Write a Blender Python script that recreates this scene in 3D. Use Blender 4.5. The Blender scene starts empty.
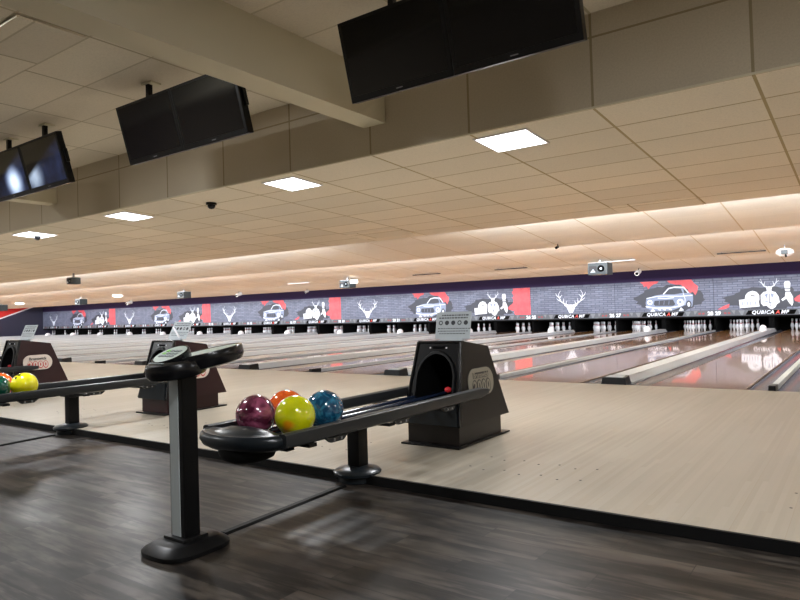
import bpy, bmesh, math, random
from mathutils import Vector, Matrix
random.seed(7)
S = bpy.context.scene
COL = S.collection
PI = math.pi
P = 3.6563            # width of one pair of lanes
MY = 17.6             # plane of the masking panels
XL, XR = -53.02, 9.2  # side walls
FZ = -0.055           # concourse floor level
FOUL = -0.12
AE = -5.45            # approach edge
Z0 = 3.56             # upper ceiling
SY = -3.2             # soffit
XJ = 2.118            # tile lattice origin

# ---------------------------------------------------------------- materials
def lin(c):
    return tuple((v/12.92 if v <= .04045 else ((v+.055)/1.055)**2.4) for v in (x/255 for x in c))
def mat(name, rgb, rough=.5, metal=0., spec=.5, coat=0., coat_rough=.05):
    m = bpy.data.materials.new(name); m.use_nodes = True
    b = m.node_tree.nodes['Principled BSDF']
    b.inputs['Base Color'].default_value = (*lin(rgb), 1)
    b.inputs['Roughness'].default_value = rough
    b.inputs['Metallic'].default_value = metal
    b.inputs['Specular IOR Level'].default_value = spec
    b.inputs['Coat Weight'].default_value = coat
    b.inputs['Coat Roughness'].default_value = coat_rough
    return m
def emit(name, rgb, s):
    m = mat(name, (20, 20, 20))
    b = m.node_tree.nodes['Principled BSDF']
    b.inputs['Emission Color'].default_value = (*lin(rgb), 1)
    b.inputs['Emission Strength'].default_value = s
    return m
class NB:
    def __init__(s, m): s.m = m; s.t = m.node_tree; s.b = s.t.nodes['Principled BSDF']
    def n(s, typ, **k):
        o = s.t.nodes.new(typ)
        for a, v in k.items(): setattr(o, a, v)
        return o
    def val(s, sock, v):
        if hasattr(v, 'links') or hasattr(v, 'is_linked'): s.t.links.new(v, sock)
        else: sock.default_value = v
    def math(s, op, a, b=0., c=0.):
        o = s.n('ShaderNodeMath', operation=op); s.val(o.inputs[0], a); s.val(o.inputs[1], b); s.val(o.inputs[2], c); return o.outputs[0]
    def xyz(s, kind='Object'):
        t = s.n('ShaderNodeTexCoord'); q = s.n('ShaderNodeSeparateXYZ'); s.t.links.new(t.outputs[kind], q.inputs[0]); return q.outputs
    def comb(s, x, y, z=0.):
        o = s.n('ShaderNodeCombineXYZ'); s.val(o.inputs[0], x); s.val(o.inputs[1], y); s.val(o.inputs[2], z); return o.outputs[0]
    def noise(s, v, scale, detail=3., rough=.5):
        o = s.n('ShaderNodeTexNoise'); s.val(o.inputs['Vector'], v); o.inputs['Scale'].default_value = scale
        o.inputs['Detail'].default_value = detail; o.inputs['Roughness'].default_value = rough; return o.outputs['Fac']
    def white(s, v):
        o = s.n('ShaderNodeTexWhiteNoise', noise_dimensions='3D'); s.val(o.inputs['Vector'], v); return o.outputs['Value']
    def mix(s, f, a, b, mode='MIX'):
        o = s.n('ShaderNodeMix', data_type='RGBA', blend_type=mode)
        s.val(o.inputs[0], f)
        for i, v in ((6, a), (7, b)):
            if isinstance(v, tuple): v = (*lin(v), 1)
            s.val(o.inputs[i], v)
        return o.outputs[2]
    def ramp(s, f, lo, hi):
        o = s.n('ShaderNodeMapRange'); s.val(o.inputs[0], f); o.inputs[1].default_value = lo; o.inputs[2].default_value = hi; return o.outputs[0]
    def line(s, x, period, off, half):
        # 1 inside a thin line at every period
        a = s.math('SUBTRACT', x, off); a = s.math('DIVIDE', a, period); a = s.math('ADD', a, 1000.5)
        a = s.math('FRACT', a); a = s.math('SUBTRACT', a, .5); a = s.math('ABSOLUTE', a)
        return s.math('LESS_THAN', a, half/period)
    def cell(s, x, period, off):
        a = s.math('SUBTRACT', x, off); a = s.math('DIVIDE', a, period); return s.math('FLOOR', a)
    def color(s, c): s.t.links.new(c, s.b.inputs['Base Color'])
    def rough(s, c): s.t.links.new(c, s.b.inputs['Roughness'])
    def bump(s, h, st=.2, d=.01):
        o = s.n('ShaderNodeBump'); o.inputs['Strength'].default_value = st; o.inputs['Distance'].default_value = d
        s.t.links.new(h, o.inputs['Height']); s.t.links.new(o.outputs[0], s.b.inputs['Normal'])

def tile_mat(name, base, seam, var=.10, cross=.5, pY=.6096, y0=SY, speck=.3):
    m = mat(name, base, .9, spec=.15); n = NB(m)
    x, y, z = n.xyz()
    lx = n.line(x, 1.2192, XJ, .013); ly = n.line(y, pY, y0, .010)
    cx = n.cell(x, 1.2192, XJ); cy = n.cell(y, pY, y0)
    w = n.white(n.comb(cx, cy, 3.))
    t = n.n('ShaderNodeTexCoord').outputs['Object']
    sp = n.noise(t, 60., 4., .7)
    big = n.noise(t, .5, 2.)
    dark = tuple(int(c*(1-var)) for c in base); light = tuple(min(255, int(c*(1+var*.6))) for c in base)
    c = n.mix(w, dark, light)
    c = n.mix(n.math('MULTIPLY', n.ramp(sp, .45, .75), speck), c, tuple(int(v*.75) for v in base))
    c = n.mix(n.math('MULTIPLY', n.ramp(big, .4, .8), .25), c, tuple(int(v*.86) for v in base))
    lines = n.math('MAXIMUM', lx, n.math('MULTIPLY', ly, cross))
    n.color(n.mix(lines, c, seam)); n.bump(sp, .15, .004)
    return m
M = {}
M['ceil_low'] = tile_mat('lower ceiling tile', (243, 234, 216), (186, 168, 130), .035, 1.)
M['ceil_saw'] = tile_mat('sloping ceiling tile', (232, 226, 214), (196, 180, 150), .03, .15)
M['ceil_up'] = tile_mat('upper ceiling tile', (232, 222, 203), (186, 174, 148), .05, .7)
def soffit_mat():
    m = mat('soffit board', (150, 138, 115), .9, spec=.1); n = NB(m); x, y, z = n.xyz()
    lx = n.line(x, 1.2192, XJ, .011); a = n.math('SUBTRACT', z, 3.352); lz = n.math('LESS_THAN', n.math('ABSOLUTE', a), .009)
    t = n.n('ShaderNodeTexCoord').outputs['Object']; sp = n.noise(t, 70., 4., .7); w = n.white(n.comb(n.cell(x, 1.2192, XJ), 1., 1.))
    c = n.mix(w, (200, 188, 166), (207, 196, 175)); c = n.mix(n.math('MULTIPLY', n.ramp(sp, .4, .75), .35), c, (160, 149, 128))
    n.color(n.mix(n.math('MAXIMUM', lx, lz), c, (158, 144, 116))); return m
M['soffit'] = soffit_mat()
M['beam'] = mat('painted beam', (218, 210, 186), .7)
def approach_mat():
    m = mat('approach maple', (205, 186, 155), .34, spec=.3, coat=.08, coat_rough=.15); n = NB(m); x, y, z = n.xyz()
    bw = .0275
    cx = n.cell(x, bw, 0.); shift = n.math('MULTIPLY', n.white(n.comb(cx, 0., 0.)), 1.7)
    cy = n.cell(n.math('ADD', y, shift), 1.4, 0.)
    w = n.white(n.comb(cx, cy, 1.))
    st = n.noise(n.comb(n.math('MULTIPLY', x, 30.), n.math('MULTIPLY', y, 1.2), 0.), 1., 4., .6)
    big = n.noise(n.comb(n.math('MULTIPLY', x, .6), n.math('MULTIPLY', y, .25), 0.), 1.5, 3.)
    c = n.mix(w, (155, 146, 130), (165, 157, 142)); c = n.mix(n.math('MULTIPLY', n.ramp(st, .4, .7), .25), c, (172, 159, 139))
    c = n.mix(n.math('MULTIPLY', n.ramp(big, .45, .7), .35), c, (158, 147, 130))
    n.color(n.mix(n.math('MULTIPLY', n.line(x, bw*8, 0., .0012), .35), c, (140, 118, 90)))
    n.rough(n.math('ADD', n.math('MULTIPLY', big, .2), .28)); return m
M['approach'] = approach_mat()
def lane_mat():
    m = mat('oiled lane boards', (200, 150, 100), .22, spec=.5, coat=.8, coat_rough=.04); n = NB(m); x, y, z = n.xyz()
    bw = .0275; cx = n.cell(x, bw, 0.); w = n.white(n.comb(cx, n.cell(y, 2.3, 0.), 5.))
    st = n.noise(n.comb(n.math('MULTIPLY', x, 40.), n.math('MULTIPLY', y, .8), 0.), 1., 4., .6)
    c = n.mix(w, (170, 118, 62), (190, 140, 84)); c = n.mix(n.math('MULTIPLY', n.ramp(st, .4, .75), .5), c, (168, 116, 62))
    front = n.ramp(y, 4.9, 4.4)          # paler maple heads of the lane
    c = n.mix(n.math('MULTIPLY', front, .7), c, (186, 158, 130))
    n.color(c); return m
M['lane'] = lane_mat()
def floor_mat():
    m = mat('dark vinyl plank', (80, 70, 62), .35, spec=.17); n = NB(m); x, y, z = n.xyz()
    pw = .152; cy = n.cell(y, pw, 0.); sh = n.math('MULTIPLY', n.white(n.comb(cy, 2., 0.)), 1.2)
    xs = n.math('ADD', x, sh); cx = n.cell(xs, .92, 0.); w = n.white(n.comb(cx, cy, 9.))
    st = n.noise(n.comb(n.math('MULTIPLY', xs, 1.8), n.math('MULTIPLY', y, 15.), n.math('MULTIPLY', w, 40.)), 1., 5., .62)
    bl = n.noise(n.comb(n.math('MULTIPLY', xs, 2.4), n.math('MULTIPLY', y, 7.), n.math('MULTIPLY', w, 20.)), 1., 3., .6)
    pat = n.noise(n.comb(n.math('MULTIPLY', x, .8), n.math('MULTIPLY', y, 1.1), 4.), 1., 3., .6)
    c = n.mix(w, (10, 9, 8), (60, 53, 47)); c = n.mix(n.math('MULTIPLY', n.ramp(bl, .46, .64), .6), c, (84, 77, 70)); c = n.mix(n.math('MULTIPLY', n.ramp(st, .47, .57), .8), c, (15, 12, 11))
    ln = n.math('MAXIMUM', n.line(y, pw, 0., .002), n.line(xs, .92, 0., .002))
    n.color(n.mix(n.math('MULTIPLY', ln, .85), c, (12, 11, 10)))
    n.rough(n.math('ADD', n.math('MULTIPLY', pat, .35), n.math('ADD', .12, n.math('MULTIPLY', st, .18)))); return m
M['floor'] = floor_mat()
M['black'] = mat('black rubber', (8, 8, 8), .6, spec=.2)
M['plastic'] = mat('black moulded plastic', (12, 12, 13), .36, spec=.28)
M['gloss'] = mat('glossy black plastic', (10, 11, 14), .24, spec=.35, coat=.1)
M['rail'] = mat('dark grey rail', (32, 34, 36), .36, spec=.35)
M['track'] = mat('black track with painted blue reflection', (30, 42, 66), .14, spec=.8, coat=.6)  # blue in the base colour stands for a reflection on black plastic
M['cap_dome'] = mat('dark slate plastic', (24, 29, 33), .3, spec=.35)
M['pole'] = mat('black painted steel', (5, 5, 6), .4, spec=.2)
M['silver'] = mat('brushed aluminium', (176, 184, 184), .5, .1)
M['void'] = mat('dark recess', (8, 8, 9), .9, spec=.1)
M['key'] = mat('pale green overlay', (176, 190, 178), .35)
M['button'] = mat('keypad button', (120, 128, 126), .4)
M['green'] = mat('green lamp button', (120, 200, 70), .35)
M['capping'] = mat('grey capping', (200, 203, 205), .38, spec=.5)
M['capside'] = mat('grey capping edge', (176, 180, 185), .38, spec=.5)
M['gutter'] = mat('grey gutter', (84, 87, 96), .22, spec=.6)
M['lane_edge'] = mat('stained lane edge', (92, 66, 42), .4)
M['purple'] = mat('purple valance', (46, 34, 66), .8, spec=.2)
M['navy'] = mat('navy painted wall', (46, 46, 66), .7)
M['redwall'] = mat('red paint', (205, 40, 36), .6)
M['white'] = mat('white paint', (235, 233, 236), .5)
M['pinwhite'] = mat('pin coating', (204, 208, 216), .25, coat=.3)
M['pinred'] = mat('pin neck stripe', (150, 84, 92), .3)
M['wallbeige'] = mat('beige painted wall', (170, 158, 138), .8)
M['sheet'] = mat('grey printed sheet', (186, 194, 198), .4)
M['ink'] = mat('dark ink', (52, 54, 60), .6)
M['plaque_g'] = mat('bronze grey plaque', (150, 145, 132), .35, .2)
M['plaque_w'] = mat('cream plaque', (206, 192, 180), .45)
M['red_text'] = mat('red lettering', (182, 50, 46), .45)
M['dark_text'] = mat('dark lettering', (58, 54, 50), .5)
M['maroon_side'] = mat('maroon vinyl side', (38, 12, 14), .4, spec=.3)
M['brown_side'] = mat('black brown vinyl side', (20, 15, 13), .32, spec=.3)
M['redlamp'] = mat('red plastic', (190, 30, 40), .3)
M['projector'] = mat('grey projector case', (58, 68, 73), .4)
M['lens'] = mat('lens glass', (190, 205, 215), .1, coat=1.)
M['steel'] = mat('zinc steel', (150, 152, 154), .35, .8)
M['glow_white'] = emit('lit white lamp', (255, 250, 245), 2.2)
M['panel_light'] = emit('lit ceiling panel', (250, 250, 255), 6.)
M['screen'] = mat('television glass', (6, 5, 9), .1, spec=.3)
M['bezel'] = mat('television casing', (8, 8, 9), .3, spec=.3)
M['bezel_mark'] = mat('silver badge', (120, 118, 120), .4)
def lit_screen(sx, k_):  # emission paints a bluish reflection onto the television glass
    m = mat('television glass with painted reflection', (8, 8, 12), .12, coat=.3); n = NB(m)
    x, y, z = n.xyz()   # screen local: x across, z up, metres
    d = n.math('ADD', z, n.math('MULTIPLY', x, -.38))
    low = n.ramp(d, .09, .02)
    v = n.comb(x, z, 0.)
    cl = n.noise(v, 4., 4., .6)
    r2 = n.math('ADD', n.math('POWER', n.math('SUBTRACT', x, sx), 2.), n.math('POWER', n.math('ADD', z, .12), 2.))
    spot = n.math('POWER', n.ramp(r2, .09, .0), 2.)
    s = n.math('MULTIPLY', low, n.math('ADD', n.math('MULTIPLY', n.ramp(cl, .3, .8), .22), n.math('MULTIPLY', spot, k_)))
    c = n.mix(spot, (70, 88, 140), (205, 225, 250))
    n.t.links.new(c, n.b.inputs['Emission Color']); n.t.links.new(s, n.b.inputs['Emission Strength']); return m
M['lit_screen'] = lit_screen(-.30, .5); M['reflection_screen_b'] = lit_screen(.12, 1.2)
def brick_mat():
    m = mat('printed brick graphic', (120, 126, 158), .45, spec=.3); n = NB(m); x, y, z = n.xyz()
    b = n.n('ShaderNodeTexBrick'); n.t.links.new(n.comb(x, z, 0.), b.inputs['Vector'])
    b.inputs['Scale'].default_value = 1.; b.inputs['Brick Width'].default_value = .34; b.inputs['Row Height'].default_value = .085
    b.inputs['Mortar Size'].default_value = .012; b.inputs['Mortar Smooth'].default_value = .3
    b.inputs['Color1'].default_value = (*lin((124, 131, 152)), 1); b.inputs['Color2'].default_value = (*lin((102, 108, 128)), 1)
    b.inputs['Mortar'].default_value = (*lin((72, 77, 100)), 1)
    t = n.n('ShaderNodeTexCoord').outputs['Object']
    g = n.noise(t, 1.3, 4., .6)
    n.color(n.mix(n.math('MULTIPLY', n.ramp(g, .45, .75), .45), b.outputs['Color'], (62, 66, 84))); return m
M['brick'] = brick_mat()
M['strip'] = mat('grey geometric border', (82, 86, 94), .5)
M['strip_light'] = mat('light grey border shape', (112, 118, 126), .5)
M['art_white'] = mat('white printed art', (226, 234, 246), .5)
M['art_mid'] = mat('light blue printed art', (128, 142, 172), .5)
M['art_dark'] = mat('charcoal printed art', (46, 50, 64), .5)
def red_mat():
    m = mat('red spray print', (222, 78, 88), .5); n = NB(m); t = n.n('ShaderNodeTexCoord').outputs['Object']
    n.color(n.mix(n.ramp(n.noise(t, 3., 4., .6), .4, .7), (226, 84, 92), (196, 66, 78))); return m
M['art_red'] = red_mat()
M['dash_red'] = mat('dull red dash', (150, 58, 64), .5)
M['orange_text'] = mat('orange red letter', (214, 70, 60), .5)
def ball_mat(name, a, b, c=None, scale=9., dist=1.2, lo=.42, hi=.62, rough=.08):
    m = mat(name, a, rough, spec=.6, coat=.6); n = NB(m); t = n.n('ShaderNodeTexCoord').outputs['Object']
    o = n.n('ShaderNodeTexNoise'); n.t.links.new(t, o.inputs['Vector']); o.inputs['Scale'].default_value = scale
    o.inputs['Detail'].default_value = 4.; o.inputs['Distortion'].default_value = dist
    col = n.mix(n.ramp(o.outputs['Fac'], lo, hi), a, b)
    if c:
        g = n.noise(t, 5.5, 1.)
        col = n.mix(n.ramp(g, .62, .68), col, c)
    n.color(col); return m
M['b_maroon'] = ball_mat('maroon swirl ball', (74, 24, 44), (160, 82, 112), scale=5., dist=3., lo=.42, hi=.72)
M['b_yellow'] = ball_mat('yellow green ball', (204, 204, 10), (186, 190, 14), (230, 150, 20), scale=5.)
M['b_orange'] = ball_mat('orange ball', (226, 96, 28), (206, 66, 22), scale=7., dist=2.)
M['b_blue'] = ball_mat('blue swirl ball', (14, 62, 92), (52, 138, 172), scale=11., dist=2.5, lo=.45, hi=.8)
M['b_green'] = ball_mat('dark green ball', (10, 66, 52), (24, 92, 66))
M['b_plainyellow'] = ball_mat('lemon ball', (222, 214, 8), (210, 206, 10), scale=4.)

# ---------------------------------------------------------------- mesh helpers
def obj(name, bm, m=None, parent=None, smooth=False, loc=None, rot=None):
    me = bpy.data.meshes.new(name)
    bmesh.ops.recalc_face_normals(bm, faces=bm.faces)
    bm.to_mesh(me); bm.free()
    if smooth:
        for p in me.polygons: p.use_smooth = True
        try: me.set_sharp_from_angle(angle=math.radians(smooth if smooth is not True else 40))
        except Exception: pass
    o = bpy.data.objects.new(name, me); COL.objects.link(o)
    for x in (m if isinstance(m, (list, tuple)) else [m]):
        if x is not None: me.materials.append(M[x] if isinstance(x, str) else x)
    if parent is not None: o.parent = parent
    if loc is not None: o.location = loc
    if rot is not None: o.rotation_euler = rot
    return o
def empty(name, loc=(0, 0, 0), rz=0.):
    o = bpy.data.objects.new(name, None); COL.objects.link(o); o.location = loc; o.rotation_euler = (0, 0, rz)
    o.empty_display_size = .1; return o
def tag(o, label=None, cat=None, group=None, kind=None):
    if label: o['label'] = label
    if cat: o['category'] = cat
    if group: o['group'] = group
    if kind: o['kind'] = kind
    return o
def copy_tree(o, parent=None):
    c = o.copy(); COL.objects.link(c)
    if parent is not None: c.parent = parent
    for ch in list(o.children): copy_tree(ch, c)
    return c
def hexa(bm, v, mi=0):
    vs = [bm.verts.new(p) for p in v]
    out = []
    for f in ((0, 3, 2, 1), (4, 5, 6, 7), (0, 1, 5, 4), (1, 2, 6, 5), (2, 3, 7, 6), (3, 0, 4, 7)):
        fc = bm.faces.new([vs[i] for i in f]); fc.material_index = mi; out.append(fc)
    return vs, out
def box(bm, x0, x1, y0, y1, z0, z1, mi=0, bev=0.):
    vs, fs = hexa(bm, [(x0, y0, z0), (x1, y0, z0), (x1, y1, z0), (x0, y1, z0), (x0, y0, z1), (x1, y0, z1), (x1, y1, z1), (x0, y1, z1)], mi)
    if bev:
        es = list({e for f in fs for e in f.edges})
        bmesh.ops.bevel(bm, geom=es, offset=bev, segments=2, affect='EDGES', profile=.7)
def B(*a, **k):
    bm = bmesh.new(); box(bm, *a, **k); return bm
def bevel_all(bm, off, seg=2, ang=30):
    es = [e for e in bm.edges if len(e.link_faces) == 2 and e.calc_face_angle(0) > math.radians(ang)]
    bmesh.ops.bevel(bm, geom=es, offset=off, segments=seg, affect='EDGES', profile=.7)
def lathe(bm, prof, cx=0, cy=0, n=24, sx=1., sy=1., mi=None, a0=0.):
    rings = []
    for i, (r, z) in enumerate(prof):
        if r < 1e-6: rings.append([bm.verts.new((cx, cy, z))])
        else: rings.append([bm.verts.new((cx+sx*r*math.cos(a0+2*PI*k/n), cy+sy*r*math.sin(a0+2*PI*k/n), z)) for k in range(n)])
    for i in range(len(rings)-1):
        a, b = rings[i], rings[i+1]
        for k in range(n):
            k2 = (k+1) % n
            if len(a) == 1 and len(b) == 1: continue
            if len(a) == 1: f = bm.faces.new([a[0], b[k2], b[k]])
            elif len(b) == 1: f = bm.faces.new([a[k], a[k2], b[0]])
            else: f = bm.faces.new([a[k], a[k2], b[k2], b[k]])
            if mi: f.material_index = mi[i]
    for r in (rings[0], rings[-1]):
        if len(r) > 1:
            try: bm.faces.new(r)
            except ValueError: pass
def prism(bm, pts, z0, z1):   # pts in xy, extruded along z
    a = [bm.verts.new((x, y, z0)) for x, y in pts]; b = [bm.verts.new((x, y, z1)) for x, y in pts]
    bm.faces.new(a[::-1]); bm.faces.new(b); n = len(pts)
    for i in range(n): bm.faces.new([a[i], a[(i+1) % n], b[(i+1) % n], b[i]])
def tube(bm, pts, r, n=10, cap=True, sy=1.):
    pts = [Vector(p) for p in pts]; rings = []
    for i, p in enumerate(pts):
        t = (pts[min(i+1, len(pts)-1)]-pts[max(i-1, 0)]).normalized()
        up = Vector((0, 0, 1)) if abs(t.z) < .95 else Vector((1, 0, 0))
        s = t.cross(up).normalized(); u = s.cross(t)
        rings.append([bm.verts.new(p+s*r*math.cos(2*PI*k/n)+u*r*sy*math.sin(2*PI*k/n)) for k in range(n)])
    for a, b in zip(rings, rings[1:]):
        for k in range(n): bm.faces.new([a[k], a[(k+1) % n], b[(k+1) % n], b[k]])
    if cap: bm.faces.new(rings[0][::-1]); bm.faces.new(rings[-1])
def xform(bm, mtx, verts=None):
    bmesh.ops.transform(bm, matrix=mtx, verts=verts or bm.verts)

# flat art in the xz plane, facing -y
def flat(bm, pts, y, mi=0):
    try:
        f = bm.faces.new([bm.verts.new((x, y, z)) for x, z in pts]); f.material_index = mi
    except ValueError: return
def ribbon(bm, pts, w, y, mi=0, taper=False):
    n = len(pts); L, Rr = [], []
    for i, (x, z) in enumerate(pts):
        x0, z0 = pts[max(i-1, 0)]; x1, z1 = pts[min(i+1, n-1)]
        dx, dz = x1-x0, z1-z0; l = math.hypot(dx, dz) or 1
        ww = w/2*(1-.75*i/(n-1) if taper else 1)
        L.append((x-dz/l*ww, z+dx/l*ww)); Rr.append((x+dz/l*ww, z-dx/l*ww))
    for i in range(n-1): flat(bm, [L[i], L[i+1], Rr[i+1], Rr[i]], y, mi)
def ell(cx, cz, rx, rz, n=20, a0=0, a1=2*PI):
    full = abs(a1-a0-2*PI) < 1e-6
    return [(cx+rx*math.cos(a0+(a1-a0)*i/(n if full else n-1)), cz+rz*math.sin(a0+(a1-a0)*i/(n if full else n-1))) for i in range(n)]
def blob(cx, cz, rx, rz, jag, n=36, seed=1):
    rnd = random.Random(seed); out = []
    for i in range(n):
        a = 2*PI*i/n; k = 1+jag*(rnd.random()-.5)*2
        out.append((cx+rx*k*math.cos(a), cz+rz*k*math.sin(a)))
    return out
def fill2d(bm, pts, y, mi=0):
    vs = [bm.verts.new((x, y, z)) for x, z in pts]
    es = [bm.edges.new((vs[i], vs[(i+1) % len(vs)])) for i in range(len(vs))]
    r = bmesh.ops.triangle_fill(bm, edges=es, use_beauty=True)
    for g in r['geom']:
        if isinstance(g, bmesh.types.BMFace): g.material_index = mi
TEXT = {}
def text_mesh(body, size, bold=.0, shear=0., space=1.):
    key = (body, size, bold, shear, space)
    if key in TEXT: return TEXT[key]
    c = bpy.data.curves.new('lettering', 'FONT'); c.body = body; c.size = size; c.align_x = 'CENTER'; c.align_y = 'CENTER'
    c.offset = bold; c.shear = shear; c.space_character = space; c.resolution_u = 3; c.extrude = .0006
    o = bpy.data.objects.new('tmp_text', c); COL.objects.link(o)
    dg = bpy.context.evaluated_depsgraph_get()
    me = bpy.data.meshes.new_from_object(o.evaluated_get(dg)); me.name = 'lettering'
    bpy.data.objects.remove(o); bpy.data.curves.remove(c)
    TEXT[key] = me; return me
def text(body, size, m, parent, mtx, name='lettering', **k):
    me = text_mesh(body, size, **k).copy(); me.materials.clear(); me.materials.append(M[m])
    o = bpy.data.objects.new(name, me); COL.objects.link(o); o.parent = parent; o.matrix_local = mtx
    return o
RX90 = Matrix.Rotation(PI/2, 4, 'X')
def front(x, y, z): return Matrix.Translation((x, y, z)) @ RX90

# ---------------------------------------------------------------- the room
def struct(name, bm, m, parent=None):
    o = obj(name, bm, m, parent)
    if parent is None: o['kind'] = 'structure'
    return o
struct('floor_concourse', B(XL, XR, -14, AE, FZ-.1, FZ), 'floor')
ap = struct('floor_approach', B(XL, XR, AE, FOUL, -.12, 0), 'approach')
bm = bmesh.new(); box(bm, XL, XR, AE-.022, AE-.001, FZ, .003); struct('trim_1', bm, 'black')
bm = bmesh.new()
for k in range(-8, 4):
    for row, y in enumerate((-4.98, -4.68)):
        for j in range(-3, 4):
            cx = k*P/2 + .95 + j*.125
            lathe(bm, [(.008, .0005), (.008, .0012)], cx, y+(.05 if j % 2 else 0), 8)
d_ = obj('approach_dots', bm, 'ink', ap); d_['kind'] = 'stuff'
struct('floor_lane_bed', B(XL, XR, FOUL, 17.55, -.20, -.10), 'void')
struct('floor_pin_deck', B(XL, XR, 17.55, 19.9, -.20, -.10), 'void')

def ceil_section(name, pts, m):
    bm = bmesh.new(); t = .03
    for (y0, z0), (y1, z1) in zip(pts, pts[1:]):
        if abs(y1-y0) > .1:
            hexa(bm, [(XL, y0, z0), (XR, y0, z0), (XR, y1, z1), (XL, y1, z1), (XL, y0, z0+t), (XR, y0, z0+t), (XR, y1, z1+t), (XL, y1, z1+t)])
        else:
            hexa(bm, [(XL, y0, z0), (XR, y0, z0), (XR, y0+.025, z0), (XL, y0+.025, z0), (XL, y0, z1), (XR, y0, z1), (XR, y0+.025, z1), (XL, y0+.025, z1)])
    return struct(name, bm, m)
LIPS = [(1.575, 2.487, 2.786), (5.18, 2.404, 2.686), (9.31, 2.211, 2.47), (13.07, 2.17, 2.55)]
def zA(y): return 2.74+(2.487-2.74)*(y-SY)/(1.575-SY)
ceil_section('ceiling_lower', [(SY+.03, 2.74), (1.575, 2.487)], 'ceil_low')
ceil_section('ceiling_step_1', [(1.575, 2.487), (1.575, 2.80)], 'ceil_saw')
ceil_section('ceiling_slope_1', [(1.60, 2.786), (5.18, 2.404), (5.18, 2.70)], 'ceil_saw')
ceil_section('ceiling_slope_2', [(5.205, 2.686), (9.31, 2.211), (9.31, 2.49)], 'ceil_saw')
ceil_section('ceiling_slope_3', [(9.335, 2.47), (13.07, 2.17), (13.07, 2.56)], 'ceil_saw')
ceil_section('ceiling_over_pins', [(13.095, 2.55), (MY+2.3, 2.55)], 'ceil_saw')
struct('ceiling_upper', B(XL, XR, -14, SY, Z0, Z0+.05), 'ceil_up')
struct('wall_soffit', B(XL, XR, SY-.0, SY+.03, 2.74, Z0), 'soffit')
bm = bmesh.new(); box(bm, XL, XR, SY-.008, SY+.002, 2.736, 2.752); struct('trim_2', bm, 'beam')
struct('trim_3', B(-1.62, -1.33, -14, SY-.002, 3.05, Z0), 'beam')
struct('trim_4', B(-8.6, -8.31, -14, SY-.002, 3.05, Z0), 'beam')
struct('wall_right', B(XR, XR+.1, -14, MY+2.3, -.2, Z0), 'wallbeige')
struct('wall_back', B(XL, XR, -14.1, -14, -.2, Z0), 'wallbeige')
wl = struct('wall_left', B(XL-.1, XL, -14, MY+2.3, -.2, Z0), 'navy')
def yz_quad(pts, x):
    bm = bmesh.new()
    a = [bm.verts.new((x, y, z)) for y, z in pts]; b = [bm.verts.new((x+.006, y, z)) for y, z in pts]; n = len(pts)
    bm.faces.new(a); bm.faces.new(b)
    for i in range(n): bm.faces.new([a[i], a[(i+1) % n], b[(i+1) % n], b[i]])
    return bm
def ln(y): return 1.514+(y-14.298)*.3617
obj('red_stripe', yz_quad([(10.4, ln(10.4)), (16.9, ln(16.9)), (16.9, 2.56), (10.4, 2.56)], XL), 'redwall', wl)
obj('white_stripe', yz_quad([(10.4, ln(10.4)-.07), (16.9, ln(16.9)-.07), (16.9, ln(16.9)+.03), (10.4, ln(10.4)+.03)], XL+.006), 'white', wl)
struct('wall_pit', B(XL, XR, MY+2.2, MY+2.3, -.2, 2.6), 'void')
# navy end of the front wall, left of the first masking panel, and the valance above the masks
struct('wall_front', B(XL, -14.5*P-.01 if -14.5*P-.01 > XL+.01 else XL+.012, MY, MY+.1, -.1, 2.0), 'navy')
struct('trim_5', B(XL, XR, MY-.01, MY+.06, 1.9685, 2.55), 'purple')
# sagging or ill-fitting tiles
def slab(x, y, w, l, z, tx, ty, m, nm):
    bm = B(-w/2, w/2, -l/2, l/2, -.008, .008); o = obj(nm, bm, m, None, loc=(x, y, z), rot=(tx, ty, 0)); o['kind'] = 'structure'; return o
slab(XJ-1.83, 1.235, 1.19, .58, zA(1.235)-.005, -.075, 0, 'ceil_low', 'ceiling_tile')
slab(XJ-1.2192*5.5, .93, 1.19, .58, zA(.93)-.005, -.07, 0, 'ceil_low', 'ceiling_tile')
slab(-3.37, -5.95, 1.19, .58, Z0-.012, .03, 0, 'ceil_up', 'ceiling_tile')

# ---------------------------------------------------------------- lanes
def lane_of(k, side): return 29+2*k+side
def cell_x(k): return k*P
KMIN, KMAX = -14, 1
LH = .545
def lane_proto():
    r = empty('bowling_lane')
    bed = obj('lane_surface', B(-LH, LH, FOUL+.002, 18.95, -.10, 0), 'lane', r)
    bm = bmesh.new()
    for s in (-1, 1): box(bm, s*LH-.006 if s > 0 else -LH-.012, s*LH+.012 if s > 0 else -LH+.006, FOUL+.004, 17.5, -.09, .0015)
    obj('lane_edge', bm, 'lane_edge', r)
    return r
lane0 = lane_proto()
def gutter_bm(w):
    bm = bmesh.new(); n = 8; prof = []
    for i in range(n+1):
        a = PI*i/n; prof.append((-w/2*math.cos(a), -.012-.055*math.sin(a)))
    y0, y1 = FOUL+.004, 18.9
    a = [bm.verts.new((x, y0, z)) for x, z in prof]; b = [bm.verts.new((x, y1, z)) for x, z in prof]
    c = [bm.verts.new((x, y0, -.098)) for x in (w/2, -w/2)]; e = [bm.verts.new((x, y1, -.098)) for x in (w/2, -w/2)]
    A = a+c; Bq = b+e
    for i in range(len(A)): bm.faces.new([A[i], A[(i+1) % len(A)], Bq[(i+1) % len(A)], Bq[i]])
    bm.faces.new(A); bm.faces.new(Bq)
    return bm
first = True
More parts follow.
